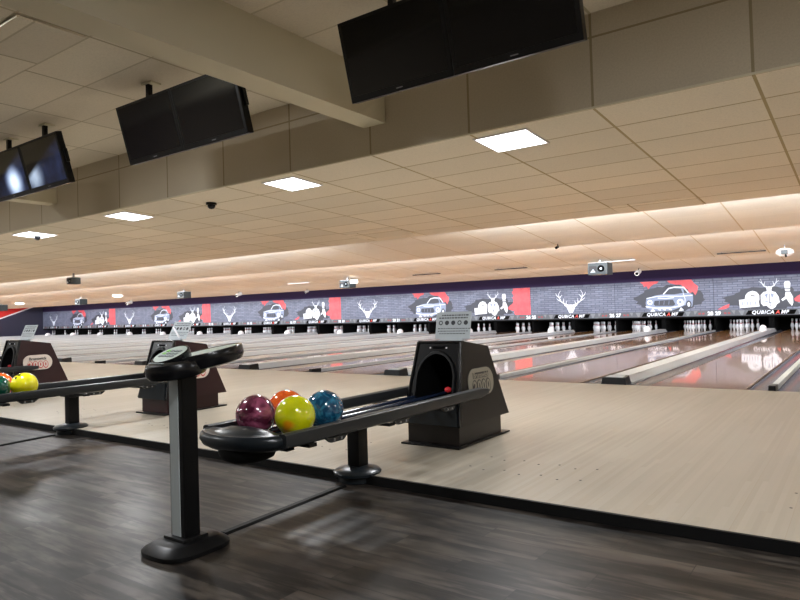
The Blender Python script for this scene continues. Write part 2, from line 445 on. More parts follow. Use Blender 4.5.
for k in range(KMIN-0, KMAX+1):
    for side in (0, 1):
        n = lane_of(k, side)
        L = lane0 if first else copy_tree(lane0); first = False
        s = 1 if side else -1
        cx = k*P+s*1.01; L.location = (cx, 0, 0)
        tag(L, f'glossy wooden bowling lane number {n}, on the {"right" if side else "left"} of the wide capping of its pair', 'bowling lane', 'bowling lanes')
gm_in = None
for k in range(KMIN, KMAX+1):
    for side in (0, 1):
        n = lane_of(k, side); s = 1 if side else -1
        for inner in (0, 1):
            x = k*P + s*((.178+.450)/2 if inner else (1.571+1.789)/2)
            w = .450-.178 if inner else 1.789-1.571
            if gm_in is None: gm_in = {}
            if inner not in gm_in:
                g = obj('gutter', gutter_bm(w), 'gutter', None, smooth=50); gm_in[inner] = g.data
            else:
                g = bpy.data.objects.new('gutter', gm_in[inner]); COL.objects.link(g)
            g.location = (x, 0, 0)
            where = ('left' if inner else 'right') if side else ('right' if inner else 'left')
            tag(g, f'grey sunken gutter along the {where} edge of bowling lane {n}', 'gutter', 'lane gutters')
# wide cappings over the ball return track, and thin dividers
def cap_proto():
    r = empty('return_capping')
    bm = bmesh.new()
    hexa(bm, [(-.165, FOUL+.28, .002), (.165, FOUL+.28, .002), (.165, 17.5, .002), (-.165, 17.5, .002),
              (-.115, FOUL+.28, .085), (.115, FOUL+.28, .085), (.115, 17.5, .085), (-.115, 17.5, .085)])
    box(bm, -.169, .169, FOUL+.28, 17.5, -.1, .002)
    obj('capping_body', bm, 'capside', r)
    obj('capping_top', B(-.118, .118, FOUL+.28, 17.5, .084, .094, bev=.003), 'capping', r)
    bm = bmesh.new()
    hexa(bm, [(-.175, FOUL+.005, -.06), (.175, FOUL+.005, -.06), (.17, FOUL+.285, -.06), (-.17, FOUL+.285, -.06),
              (-.15, FOUL+.03, .085), (.15, FOUL+.03, .085), (.125, FOUL+.285, .10), (-.125, FOUL+.285, .10)])
    bevel_all(bm, .012)
    obj('end_block', bm, 'plastic', r, smooth=40)
    bm = bmesh.new(); hexa(bm, [(-.11, FOUL+.06, .0875), (.11, FOUL+.06, .0875), (.10, FOUL+.22, .0955), (-.10, FOUL+.22, .0955),
              (-.11, FOUL+.06, .0945), (.11, FOUL+.06, .0945), (.10, FOUL+.22, .1025), (-.10, FOUL+.22, .1025)])
    obj('end_block_lid', bm, 'capside', r)
    return r
c0 = cap_proto(); first = True
def dome_proto():
    bm = bmesh.new()
    lathe(bm, [(.15, .0), (.148, .06), (.13, .12), (.085, .165), (.04, .185), (0, .19)], 0, 0, 20, .75, 1.25)
    r = obj('ball_lift_cover', bm, 'white', None, smooth=60)
    return r
dm0 = dome_proto()
for k in range(KMIN, KMAX+1):
    c = c0 if first else copy_tree(c0); c.location = (k*P, 0, 0)
    a, b = lane_of(k, 0), lane_of(k, 1)
    tag(c, f'wide grey capping with black end block between lanes {a} and {b}', 'lane capping', 'wide cappings between paired lanes')
    dm = dm0 if first else copy_tree(dm0); dm.location = (k*P, 15.35, .094)
    tag(dm, f'small white domed cover on the capping between lanes {a} and {b}', 'ball lift cover', 'white domed covers near the pins')
    first = False
def div_proto():
    r = empty('lane_divider')
    obj('divider_body', B(-.036, .036, FOUL+.26, 17.5, -.1, .034, bev=.004), 'capside', r)
    obj('divider_top', B(-.033, .033, FOUL+.26, 17.5, .0345, .042), 'capping', r)
    obj('end_block', B(-.038, .038, FOUL+.004, FOUL+.255, -.06, .056, bev=.008), 'plastic', r, smooth=40)
    return r
d0 = div_proto(); first = True
for k in range(KMIN, KMAX+1):
    d = d0 if first else copy_tree(d0); first = False
    d.location = ((k+.5)*P, 0, 0)
    tag(d, f'narrow grey divider strip between bowling lanes {lane_of(k,1)} and {lane_of(k,1)+1}', 'lane divider', 'narrow dividers between pairs')
# dark kickback boards beside the pins
bm0 = None
for k in range(KMIN, KMAX+1):
    for off, w in ((0, .16), (.5, .06)):
        bmx = B(-w/2, w/2, 17.72, 19.75, -.1, .9)
        o = obj('trim_kickback', bmx, 'void', None, loc=((k+off)*P, 0, 0)); o['kind'] = 'structure'

# ---------------------------------------------------------------- pins
def pin_bm():
    pr = [(.0255, 0), (.029, .01), (.0415, .06), (.0555, .10), (.0605, .115), (.059, .14), (.048, .19), (.033, .23), (.0235, .255),
          (.023, .265), (.0225, .28), (.024, .295), (.029, .32), (.0325, .345), (.030, .365), (.019, .378), (0, .382)]
    mi = [0]*16; mi[7] = 1; mi[9] = 1
    pr = [(a*1.05, b*1.05) for a, b in pr]; bm = bmesh.new(); lathe(bm, pr, 0, 0, 12, mi=mi); return bm
pin0 = obj('bowling_pin', pin_bm(), ['pinwhite', 'pinred'], None, smooth=60)
SP = .305
spots = [('foremost pin', 0, 0), ('second row left pin', -.5, 1), ('second row right pin', .5, 1), ('third row left pin', -1, 2), ('third row middle pin', 0, 2), ('third row right pin', 1, 2),
         ('back row far left pin', -1.5, 3), ('back row inner left pin', -.5, 3), ('back row inner right pin', .5, 3), ('back row far right pin', 1.5, 3)]
fp = True
stuffbm = bmesh.new()
for k in range(KMIN, 2):
    for side in (0, 1):
        n = lane_of(k, side)
        if n > 31: continue
        cx = k*P+(1 if side else -1)*1.01
        for nm, px, row in spots:
            loc = (cx+px*SP, 17.98+row*SP*.866, 0)
            if n == 1:
                t = pin_bm(); xform(t, Matrix.Translation(loc)); me = bpy.data.meshes.new('t'); t.to_mesh(me); t.free(); stuffbm.from_mesh(me); bpy.data.meshes.remove(me); continue
            p = pin0 if fp else pin0.copy()
            if not fp: COL.objects.link(p)
            fp = False
            p.location = loc
            tag(p, f'white bowling pin standing on lane {n}, {nm} of its triangle', 'bowling pin', 'bowling pins on the lanes')
o = obj('bowling_pins', stuffbm, ['pinwhite', 'pinred'], None, smooth=60)
tag(o, 'set of white bowling pins on the far left lane 1', 'bowling pins', kind='stuff')

# ---------------------------------------------------------------- masking panels
ZB, ZS, ZT = .527, .767, 1.968
def art_deer():
    bm = bmesh.new(); y = 0
    fill2d(bm, [(-.11, 1.12), (-.27, 1.20), (-.29, 1.13), (-.19, 1.06), (-.16, .98), (-.07, .80), (.07, .80), (.16, .98), (.19, 1.06), (.29, 1.13), (.27, 1.20), (.11, 1.12), (.06, 1.16), (-.06, 1.16)], y, 0)
    for s in (-1, 1):
        ribbon(bm, [(s*x, z) for x, z in ((.07, 1.12), (.26, 1.18), (.42, 1.30), (.50, 1.46), (.52, 1.62), (.44, 1.76))], .055, y+.0005, 0, True)
        for a, b in (((.30, 1.20), (.30, 1.42)), ((.43, 1.31), (.62, 1.44)), ((.50, 1.46), (.66, 1.66)), ((.49, 1.44), (.36, 1.58)), ((.20, 1.16), (.17, 1.32))):
            ribbon(bm, [(s*a[0], a[1]), (s*(a[0]*.45+b[0]*.55+.02), (a[1]+b[1])/2), (s*b[0], b[1])], .042, y+.0008, 0, True)
        fill2d(bm, ell(s*.07, 1.03, .022, .018, 10), -.003, 1)
    fill2d(bm, ell(0, .86, .03, .022, 10), -.003, 1)
    return bm
def art_car():
    bm = bmesh.new(); w, d = 0, 1
    # body of a coupe seen from its front left corner
    fill2d(bm, [(-.86, 1.12), (-.82, 1.30), (-.50, 1.40), (-.22, 1.44), (-.02, 1.66), (.22, 1.70), (.56, 1.68), (.66, 1.58), (.76, 1.46), (.88, 1.38), (.88, 1.20), (.84, .94), (.72, .90), (.60, 1.0), (.42, .92), (.1, .80), (-.30, .80), (-.66, .82), (-.84, .92)], 0, 2)
    fill2d(bm, [(-.16, 1.44), (.02, 1.62), (.22, 1.66), (.46, 1.63), (.52, 1.46), (.2, 1.42)], -.003, d)          # windscreen
    fill2d(bm, [(.57, 1.46), (.54, 1.62), (.62, 1.56), (.70, 1.45)], -.003, d)
    fill2d(bm, [(-.56, 1.06), (-.52, 1.20), (.16, 1.22), (.24, 1.04), (.16, .98), (-.5, 1.0)], -.003, d)         # grille
    for x, z, r in ((-.70, 1.14, .10), (.42, 1.12, .12)):
        fill2d(bm, ell(x, z, r, r, 16), -.004, w); fill2d(bm, ell(x, z, r*.45, r*.45, 10), -.006, 2)
    fill2d(bm, ell(.72, 1.02, .10, .15, 16), -.004, d); fill2d(bm, ell(.72, 1.02, .05, .09, 12), -.006, w)
    ribbon(bm, [(-.86, .98), (-.5, .91), (0, .90), (.36, .96), (.56, 1.04)], .045, -.005, w)      # bumper
    ribbon(bm, [(-.82, 1.30), (-.4, 1.37), (.0, 1.36), (.44, 1.34), (.86, 1.36)], .03, -.005, w)
    ribbon(bm, [(-.18, 1.44), (.02, 1.66), (.24, 1.70), (.56, 1.68), (.72, 1.46)], .04, -.005, w)
    ribbon(bm, [(-.40, 1.30), (-.1, 1.27), (.2, 1.30)], .03, -.005, w)
    ribbon(bm, [(.54, 1.44), (.60, 1.22), (.58, 1.06)], .025, -.005, w)
    for x in (-.4, -.22, 0): ribbon(bm, [(x, .86), (x+.1, .83)], .05, -.005, w)
    for x in (-.36, -.18, 0): ribbon(bm, [(x, 1.03), (x+.02, 1.19)], .014, -.005, 2)
    fill2d(bm, [(-.70, .78), (-.60, .90), (-.50, .78)], -.002, w); fill2d(bm, [(.36, .78), (.44, .92), (.54, .80)], -.002, w)
    return bm
def art_car_back():
    bm = bmesh.new(); fill2d(bm, blob(0, 1.26, 1.22, .50, .10, 40, 5), 0, 0); return bm
def art_car_red():
    out = []
    bm = bmesh.new(); out.append(bm)
    fill2d(bm, [(-1.02, 1.955), (-.90, 1.86), (-.86, 1.74), (-.78, 1.80), (-.70, 1.66), (-.60, 1.78), (-.5, 1.84), (-.36, 1.88), (-.30, 1.955)], 0)
    bm = bmesh.new(); out.append(bm)
    fill2d(bm, [(.0, 1.955), (.1, 1.86), (.3, 1.80), (.52, 1.78), (.60, 1.66), (.74, 1.60), (.80, 1.44), (.92, 1.50), (1.0, 1.36), (1.08, 1.52), (1.1, 1.70), (.98, 1.80), (.88, 1.955)], 0)
    return out
def art_group():
    bm = bmesh.new(); w, d, l = 0, 1, 2
    fill2d(bm, [(-1.20, .83), (-1.22, 1.13), (-.50, 1.17), (-.46, .87)], 0, w)                       # plate
    for x in (-1.1, -1.0, -.9, -.8, -.7, -.6): ribbon(bm, [(x, .93), (x, 1.06)], .035, -.004, l)
    fill2d(bm, [(-1.0, 1.16), (-.96, 1.30), (-.86, 1.40), (-.70, 1.44), (-.56, 1.40), (-.46, 1.28), (-.42, 1.10), (-.46, 1.06), (-.50, 1.17)], .0005, w)
    ribbon(bm, [(-.78, 1.27), (-.62, 1.25)], .04, -.004, d)
    # antlered figure in a jacket
    fill2d(bm, [(-.36, .98), (-.36, 1.28), (-.24, 1.38), (-.12, 1.40), (-.06, 1.46), (.06, 1.46), (.12, 1.40), (.26, 1.36), (.38, 1.20), (.42, 1.0), (.30, .94), (.24, .84), (.10, .76), (-.02, .80), (-.14, .90), (-.26, .88)], 0, w)
    fill2d(bm, [(-.09, 1.42), (-.12, 1.54), (.0, 1.58), (.12, 1.54), (.09, 1.42), (0, 1.36)], -.003, w)
    for s in (-1, 1):
        ribbon(bm, [(s*.05, 1.54), (s*.22, 1.60), (s*.30, 1.72), (s*.34, 1.86)], .045, -.001, w, True)
        ribbon(bm, [(s*.22, 1.60), (s*.16, 1.76)], .035, -.001, w, True); ribbon(bm, [(s*.30, 1.70), (s*.42, 1.78)], .03, -.001, w, True)
        fill2d(bm, [(s*.05, 1.34), (s*.20, 1.28), (s*.10, 1.14)], -.005, l)
        ribbon(bm, [(s*.30, 1.22), (s*.24, 1.0)], .025, -.005, l)
    ribbon(bm, [(0, 1.32), (.02, .86)], .03, -.005, d); ribbon(bm, [(-.2, 1.06), (.1, .98)], .03, -.005, l)
    for v in bm.verts:
        v.co.x = v.co.x*.75-.02 if v.co.x > -.43 else v.co.x*.86+.06
    # pin held above a hand
    fill2d(bm, [(.46, 1.48), (.44, 1.66), (.48, 1.74), (.60, 1.74), (.64, 1.66), (.62, 1.48)], 0, w)
    fill2d(bm, [(.47, 1.40), (.46, 1.45), (.62, 1.45), (.62, 1.40)], 0, w)
    fill2d(bm, [(.46, 1.20), (.34, 1.10), (.38, 1.04), (.50, 1.12), (.58, .96), (.66, .86), (.70, .98), (.70, 1.18), (.62, 1.36), (.48, 1.36)], 0, w)
    return bm
def art_group_back():
    bm = bmesh.new(); fill2d(bm, blob(-.15, 1.15, 1.25, .42, .14, 40, 9), 0, 0); return bm
def art_group_red():
    bm = bmesh.new(); rr = random.Random(4)
    left = [(.92+rr.uniform(-.10, .10)-.10*math.sin(i*.45), ZS+.01+(ZT-ZS-.02)*i/14) for i in range(15)]
    left = [(x+.22*(1 if z < 1.0 else 0)+.12*(1 if z > 1.8 else 0), z) for x, z in left]
    fill2d(bm, [(P/2-.02, ZS+.01)]+left+[(P/2-.02, ZT-.01)], 0)
    out = [bm]; bm = bmesh.new(); out.append(bm)
    fill2d(bm, [(-1.70, .80), (-1.5, .92), (-1.3, .99), (-1.34, .86), (-1.5, .80)], 0)
    return out
A_W = ['art_white', 'art_dark', 'art_mid']
def panel_parts(kind):
    r = empty('masking_panel')
    obj('brick_board', B(-P/2+.006, P/2-.006, 0, .05, ZS, ZT), 'brick', r)
    obj('lower_border', B(-P/2+.006, P/2-.006, -.01, .05, ZB, ZS), 'strip', r)
    for s in (-1, 1):
        bm = bmesh.new(); flat(bm, [(s*.82, ZS-.02), (s*1.02, ZS-.02), (s*.94, ZB+.05), (s*.88, ZB+.05)], -.0125); obj('border_shape', bm, 'strip_light', r)
        bm = bmesh.new(); flat(bm, [(s*1.12, ZS-.01), (s*1.26, ZS-.01), (s*1.16, ZB+.08)], -.0125); obj('border_shape', bm, 'strip_light', r)
    obj('black_underside', B(-P/2+.006, P/2-.006, -.012, .0, ZB-.03, ZB+.03), 'void', r)
    bm = bmesh.new(); fill2d(bm, [(-.80, ZB+.05), (-.70, ZB+.21), (.80, ZB+.21), (.72, ZB+.05)], -.014); obj('name_box', bm, 'void', r)
    if kind == 1:
        obj('dark_splash', art_car_back(), 'art_dark', r, loc=(.22, -.003, 0))
        for bm in art_car_red(): obj('red_splash', bm, 'art_red', r, loc=(.20, -.006, 0))
        obj('car_artwork', art_car(), A_W, r, loc=(.24, -.010, 0))
    elif kind == 2:
        obj('stag_artwork', art_deer(), A_W, r, loc=(-.02, -.006, 0))
    else:
        obj('dark_splash', art_group_back(), 'art_dark', r, loc=(0, -.003, 0)); [obj('red_splash', q_, 'art_red', r, loc=(0, -.006, 0)) for q_ in art_group_red()]; obj('figure_artwork', art_group(), A_W, r, loc=(0, -.010, 0))
    for body, x, m in (('QUBICA', -.25, 'art_white'), ('A', .215, 'orange_text'), ('MF', .43, 'art_white')):
        text(body, .17, m, r, front(x, -.018, ZB+.13), bold=.006, shear=.25, space=1.16)
    for s in (-1, 1):
        bm = bmesh.new()
        for i in range(2): flat(bm, [(s*(P/2-.34-.13*i), ZB+.10), (s*(P/2-.42-.13*i), ZB+.10), (s*(P/2-.40-.13*i), ZB+.16), (s*(P/2-.32-.13*i), ZB+.16)], -.0135)
        obj('red_dashes', bm, 'dash_red', r)
    return r
protos = {}
words_ = {0: 'antlered figure beside red paint', 1: 'white car and red splashes', 2: 'white stag head'}
for k in range(KMAX, KMIN-1, -1):
    kind = {0: 0, 2: 1, 1: 2}[k % 3]
    if kind not in protos: q = protos[kind] = panel_parts(kind)
    else: q = copy_tree(protos[kind]); 
    q.location = (k*P, MY, 0)
    a, b = lane_of(k, 0), lane_of(k, 1)
    tag(q, f'brick print masking panel with {words_[kind]}, above lanes {a} and {b}', 'masking panel', 'masking panels above the pins')
    q['_n'] = 1
for q in [o for o in COL.objects if '_n' in o]:
    k = round(q.location.x/P); del q['_n']
    text(str(lane_of(k, 0)), .19, 'art_white', q, front(-P/2+.13, -.018, ZB+.125), name='lane_number', bold=.010)
    text(str(lane_of(k, 1)), .19, 'art_white', q, front(P/2-.13, -.018, ZB+.125), name='lane_number', bold=.010)

# ---------------------------------------------------------------- ball return
HF, HB = -4.52, -3.71
def hood_y(z): return HF+(z-.16)/.64*.16
def hood_w(z): return .262-(z-.16)/.64*.062
def ball_return(side_mat, plaque_mat, digit_mat, name_mat):
    r = empty('ball_return', (0, -4.1, 0)); dy = 4.1
    def add(name, bm, m, parent=r, smooth=False):
        xform(bm, Matrix.Translation((0, dy if parent is r else 0, 0))); return obj(name, bm, m, parent, smooth)
    # side and back shell
    bm = bmesh.new()
    def ring(z, yf, yb, w): return [(-w, yf, z), (w, yf, z), (w, yb, z), (-w, yb, z)]
    zt = .80
    lo = ring(.16, HF+.01, HB, .262); hi = [(-.20, hood_y(.80)+.01, .80), (.20, hood_y(.80)+.01, .80), (.20, -3.93, .735), (-.20, -3.93, .735)]
    vs = [bm.verts.new(p) for p in lo+hi]
    for f in ((0, 1, 2, 3), (4, 5, 6, 7), (1, 2, 6, 5), (2, 3, 7, 6), (3, 0, 4, 7)): bm.faces.new([vs[i] for i in f])
    add('hood_shell', bm, side_mat)
    # plinth
    bm = B(-.235, .235, HF+.03, HB-.10, .0, .17, bev=.006); add('plinth', bm, side_mat)
    add('floor_flange', B(-.265, .265, HF-.03, HB+.0, .0, .014, bev=.003), 'plastic')
    # front face with arch
    bm = bmesh.new(); n = 22
    z0 = .35
    arch = [(.165, z0)]+[(.165*math.cos(PI*i/n), .50+.20*math.sin(PI*i/n)) for i in range(n+1)]+[(-.165, z0)]
    outer = [(-hood_w(.16), .16), (-hood_w(.80), .80), (hood_w(.80), .80), (hood_w(.16), .16)]
    def P3(x, z, o=0): return (x, hood_y(z)+o, z)
    def loop(pts, o=0): return [bm.verts.new(P3(x, z, o)) for x, z in pts]
    def tie(a, b):
        for i in range(len(a)): bm.faces.new([a[i], a[(i+1) % len(a)], b[(i+1) % len(b)], b[i]])
    ov = loop(outer); av = loop(arch)
    es = [bm.edges.new((L[i], L[(i+1) % len(L)])) for L in (ov, av) for i in range(len(L))]
    bmesh.ops.triangle_fill(bm, edges=es, use_beauty=True)
    ov2 = loop(outer, .02); tie(ov, ov2)
    add('front_face', bm, 'gloss')
    bm = bmesh.new()
    def sc(pts, s, dz=0): return [(x*s, .52+(z-.52)*s+dz) for x, z in pts]
    a1 = loop(sc(arch, 1.13)); a2 = loop(sc(arch, 1.10), -.018); a3 = loop(sc(arch, 1.0), -.018); a4 = loop(arch, .0)
    for u, v in ((a1, a2), (a2, a3), (a3, a4)): tie(u, v)
    add('arch_rim', bm, 'plastic', smooth=50)
    bm = bmesh.new(); a5 = loop(arch, .002); a6 = [bm.verts.new((x*.8, -3.98, .42+(z-.42)*.8)) for x, z in arch]; tie(a5, a6); bm.faces.new(a6)
    add('tunnel_liner', bm, 'void')
    # raised corner ribs of the front face, rivets, bib
    bm = bmesh.new()
    for s in (-1, 1):
        q = [P3(s*hood_w(z), z, -.0) for z in (.16, .80)]
        tube(bm, [(s*(hood_w(.17)-.006), hood_y(.17)-.004, .17), (s*(hood_w(.79)-.006), hood_y(.79)-.004, .79)], .011, 8)
    tube(bm, [(-.19, hood_y(.79)-.004, .79), (.19, hood_y(.79)-.004, .79)], .011, 8)
    add('corner_trim', bm, 'gloss', smooth=60)
    bm = bmesh.new()
    for s in (-1, 1): lathe(bm, [(.008, 0), (.006, .005), (0, .006)], 0, 0, 10); xform(bm, Matrix.Translation((s*.085+(.085 if s > 0 else 0), 0, 0)), bm.verts[:] if s < 0 else bm.verts[:])
    bm.free(); bm = bmesh.new()
    for s in (-1, 1): box(bm, s*.075-.006, s*.075+.006, hood_y(.745)-.006, hood_y(.745)+.002, .739, .751, bev=.002)
    add('rivets', bm, 'white')
    add('slot_label', B(-.05, .05, hood_y(.745)-.004, hood_y(.745)+.002, .735, .757), 'void')
    bm = bmesh.new()
    hexa(bm, [(-.245, HF-.012, .165), (.245, HF-.012, .165), (.245, HF+.03, .165), (-.245, HF+.03, .165),
              (-.225, HF+.01, .34), (.225, HF+.01, .34), (.225, HF+.06, .34), (-.225, HF+.06, .34)]); bevel_all(bm, .01)
    add('front_bib', bm, 'cap_dome', smooth=40)
    bm = bmesh.new(); lathe(bm, [(0, -.025), (.024, -.012), (.028, 0), (.024, .014), (0, .025)], .135, HF+.05, 14); xform(bm, Matrix.Translation((0, 0, .432)))
    add('red_stop', bm, 'redlamp', smooth=60)
    # rails
    for s in (-1, 1):
        bm = bmesh.new()
        pts = [(-.030, -.037), (-.016, -.044), (.016, -.044), (.030, -.034), (.034, 0), (.028, .032), (.012, .040), (-.012, .040), (-.028, .032), (-.034, 0)]
        ys = (-6.36, -4.30, -4.16); zs = (.392, .398, .398); ww = (.93, .93, .5)
        rg = [[bm.verts.new((s*.305+x*q, y, z+zz*q)) for x, zz in pts] for y, z, q in zip(ys, zs, ww)]
        for a, b in zip(rg, rg[1:]):
            for i in range(len(a)): bm.faces.new([a[i], a[(i+1) % len(a)], b[(i+1) % len(a)], b[i]])
        bm.faces.new(rg[0]); bm.faces.new(rg[-1][::-1])
        ra = add('outer_rail', bm, 'rail', smooth=40)
        for y in (-5.95, -5.32, -4.75):
            bm = bmesh.new(); prism(bm, [(y+dy-.09, .350), (y+dy-.05, .322), (y+dy+.05, .322), (y+dy+.09, .350)], s*.305-.012, s*.305+.012)
            xform(bm, Matrix(((0, 0, 1, 0), (1, 0, 0, 0), (0, 1, 0, 0), (0, 0, 0, 1)))); obj('rail_bracket', bm, 'rail', ra)
        for y in (-5.95, -5.32, -4.75):
            for o_ in (-.03, .03):
                bm = bmesh.new(); box(bm, s*.305-.018, s*.305+.018, y+dy+o_-.007, y+dy+o_+.007, .330, .344, bev=.002); obj('rail_bolt', bm, 'steel', ra)
    for x in (-.178, -.066, .066, .178):
        bm = bmesh.new(); tube(bm, [(x, -6.30, .352), (x, -5.4, .356), (x, -4.44, .362), (x*.9, -4.2, .37)], .014, 10); add('track_rail', bm, 'track', smooth=60)
    for y in (-6.12, -5.4, -4.75): add('cross_brace', B(-.29, .29, y-.03, y+.03, .318, .338), 'plastic')
    # rounded end cap: half a dish, raised rim, low dome
    bm = bmesh.new(); n = 28; prof = [(.05, .33), (.25, .335), (.295, .352), (.315, .380), (.31, .405), (.29, .420), (.255, .416), (.225, .410), (.19, .420), (.12, .436), (0, .442)]
    rings = []
    for rr_, z in prof:
        rings.append([bm.verts.new((rr_*math.cos(PI+PI*i/n), -6.335+rr_*.60*math.sin(PI+PI*i/n), z)) for i in range(n+1)])
    for a, b in zip(rings, rings[1:]):
        for i in range(n):
            try: bm.faces.new([a[i], a[i+1], b[i+1], b[i]])
            except ValueError: pass
    bmesh.ops.remove_doubles(bm, verts=bm.verts, dist=.0005)
    # straight back skirt
    sk = [(-.31, .405), (-.29, .420), (-.255, .416), (-.225, .410), (-.19, .420), (-.12, .436), (0, .442), (.12, .436), (.19, .420), (.225, .410), (.255, .416), (.29, .420), (.31, .405)]
    top = [bm.verts.new((x, -6.335, z)) for x, z in sk]; mid = [bm.verts.new((x, -6.285, z-.012)) for x, z in sk]; low = [bm.verts.new((x, -6.28, .335)) for x, z in sk]; bot = [bm.verts.new((x, -6.335, .335)) for x, z in sk]
    for a, b in ((top, mid), (mid, low), (low, bot)):
        for i in range(len(a)-1): bm.faces.new([a[i], a[i+1], b[i+1], b[i]])
    add('end_cap', bm, 'cap_dome', smooth=50)
    bm = bmesh.new(); lathe(bm, [(0, .258), (.09, .264), (.14, .286), (.155, .32), (.155, .35)], .03, -6.35, 24); add('end_cup', bm, 'black', smooth=50)
    # post and foot
    add('post', B(-.049, .049, -5.40-.049, -5.40+.049, 0.0, .33, bev=.012), 'pole', smooth=40)
    bm = bmesh.new(); lathe(bm, [(.085, FZ+.002), (.12, FZ+.006), (.12, -.018), (.147, -.006), (.150, .010), (.135, .024), (.07, .040), (0, .043)], .01, -5.42, 28, 1.05, 1.05)
    add('post_foot', bm, 'cap_dome', smooth=40)
    add('post_head', B(-.10, .10, -5.47, -5.33, .30, .345, bev=.01), 'plastic')
    # plaque on the right side
    pl_loc = Vector((hood_w(.465)+.002, dy-4.135, .465))
    up = Vector((hood_w(.80)-hood_w(.16), 0, .64)).normalized(); al = Vector((0, 1, 0)); nrm = al.cross(up)
    fr = Matrix((( al.x, up.x, nrm.x, pl_loc.x), (al.y, up.y, nrm.y, pl_loc.y), (al.z, up.z, nrm.z, pl_loc.z), (0, 0, 0, 1)))
    bm = bmesh.new(); pw, ph, rr_ = .205, .108, .105; pts = []
    for cx, cz, a0 in ((pw-rr_, ph-rr_, 0), (-pw+rr_, ph-rr_, 90), (-pw+rr_, -ph+rr_, 180), (pw-rr_, -ph+rr_, 270)):
        for i in range(7):
            a = math.radians(a0+15*i); pts.append((cx+rr_*math.cos(a), cz+rr_*math.sin(a)))
    prism(bm, pts, 0, .006); plq = obj('plaque', bm, plaque_mat, r); plq.matrix_local = fr
    bm = bmesh.new(); box(bm, -.125, .125, .030, .076, .006, .0075, bev=.0006)
    if digit_mat == 'dark_text': obj('name_bar', bm, 'dark_text', plq); nm_c = plaque_mat
    else: bm.free(); nm_c = name_mat
    text('Brunswick', .058, nm_c, plq, Matrix.Translation((0, .052, .0085)), bold=.0015)
    for i, ch in enumerate('2000'):
        x = -.108+.072*i
        bm = bmesh.new(); lathe(bm, [(.041, .006), (.041, .0075), (.0, .0075)], x, -.035, 20, .95, 1.35)
        obj('digit_disc', bm, digit_mat, plq)
        text(ch, .115, plaque_mat, plq, Matrix.Translation((x, -.037, .0085)), bold=.004)
    return r
def sign(parent_k, x, y, rz, tilt, roll, label):
    r = empty('lane_sign', (x, y, .790)); r.rotation_euler = (tilt, roll, rz)
    obj('printed_sheet', B(-.155, .155, -.002, .002, 0.02, .24), 'sheet', r)
    bm = bmesh.new(); box(bm, -.10, .10, -.018, .018, 0, .022, bev=.003); obj('sign_foot', bm, 'sheet', r)
    bm = bmesh.new(); rnd = random.Random(3)
    def dash(z, h, x0, x1):
        xx = x0
        while xx < x1:
            w = rnd.uniform(.010, .024); flat(bm, [(xx, z-h/2), (xx+w, z-h/2), (xx+w, z+h/2), (xx, z+h/2)], -.0028); xx += w+.006
    dash(.212, .010, -.105, .115); dash(.190, .010, -.13, .125); dash(.103, .006, -.135, .135); dash(.082, .006, -.135, .135); dash(.061, .006, -.12, .10)
    obj('printed_lines', bm, 'ink', r)
    bm = bmesh.new()
    for i in range(5):
        cx = -.112+.056*i; fill2d(bm, ell(cx, .150, .019, .019, 12), -.0028)
        if i in (0, 3): fill2d(bm, ell(cx, .150, .011, .011, 10), -.0034, 1)
    obj('printed_symbols', bm, ['ink', 'sheet'], r)
    tag(r, label, 'sign'); return r
R1 = ball_return('brown_side', 'plaque_g', 'dark_text', 'dark_text'); R1.location = (0, -4.1, 0)
R2 = ball_return('maroon_side', 'plaque_w', 'red_text', 'dark_text'); R2.location = (-P, -4.1, 0)
R3 = copy_tree(R2); R3.location = (-2*P, -4.1, 0)
tag(R1, 'black ball return nearest the camera, with four balls on its rack', 'ball return', 'ball returns on the approach')
tag(R2, 'dark maroon ball return partly hidden behind the scoring console', 'ball return', 'ball returns on the approach')
tag(R3, 'maroon ball return at far left with cream oval plaque on its side', 'ball return', 'ball returns on the approach')
sign(0, .045, -4.24, .08, -.22, .0, 'grey printed sheet standing on top of the nearest black ball return')
s2 = sign(-1, -P+.03, -4.22, .05, -.50, .02, 'tilted grey sheet on top of the ball return behind the console')
s3 = sign(-2, -2*P+.06, -4.22, .12, -.42, .0, 'small grey sheet on top of the ball return at far left')
# white marker lying against the second sheet
bm = bmesh.new(); tube(bm, [(-.13, -.012, .16), (.06, -.012, .03)], .011, 8); obj('white_pen', bm, 'white', s2, smooth=60)

# ---------------------------------------------------------------- balls
def ball(x, y, m, label, hole=None):
    z = .355+math.sqrt((.114+.014)**2-.056**2)
    bm = bmesh.new(); bmesh.ops.create_uvsphere(bm, u_segments=48, v_segments=28, radius=.114)
    o = obj('bowling_ball', bm, m, None, smooth=180, loc=(x, y, z))
    tag(o, label, 'bowling ball', 'bowling balls on the racks')
    if hole is not None:
        hv = Vector(hole).normalized(); sd = hv.cross(Vector((0, 0, 1))).normalized(); u2 = sd.cross(hv)
        for a, b, rr_ in ((-.10, .08, .011), (.10, .08, .011), (0, -.26, .013)):
            d = (hv+sd*a+u2*b).normalized()
            bm = bmesh.new(); lathe(bm, [(rr_, -.004), (rr_, .0006), (0, .0006)], 0, 0, 14)
            h = obj('finger_hole', bm, 'void', o); h.matrix_local = Matrix.Translation(d*.114) @ d.to_track_quat('Z', 'Y').to_matrix().to_4x4()
    return o
ball(-.122, -6.155, 'b_maroon', 'maroon bowling ball with pink streaks beside the dark end cap', (-.3, .3, 1))
yb = ball(.124, -6.085, 'b_yellow', 'yellow bowling ball with orange patch in front on the nearest rack', (-.6, .6, .1))
yb.rotation_mode = 'QUATERNION'; yb.rotation_quaternion = Matrix.Rotation(math.radians(38), 3, Vector((.81, .585, 0))).to_quaternion()
ball(-.124, -5.91, 'b_orange', 'orange bowling ball half hidden behind the yellow ball, nearest rack', (-.6, .6, .3))
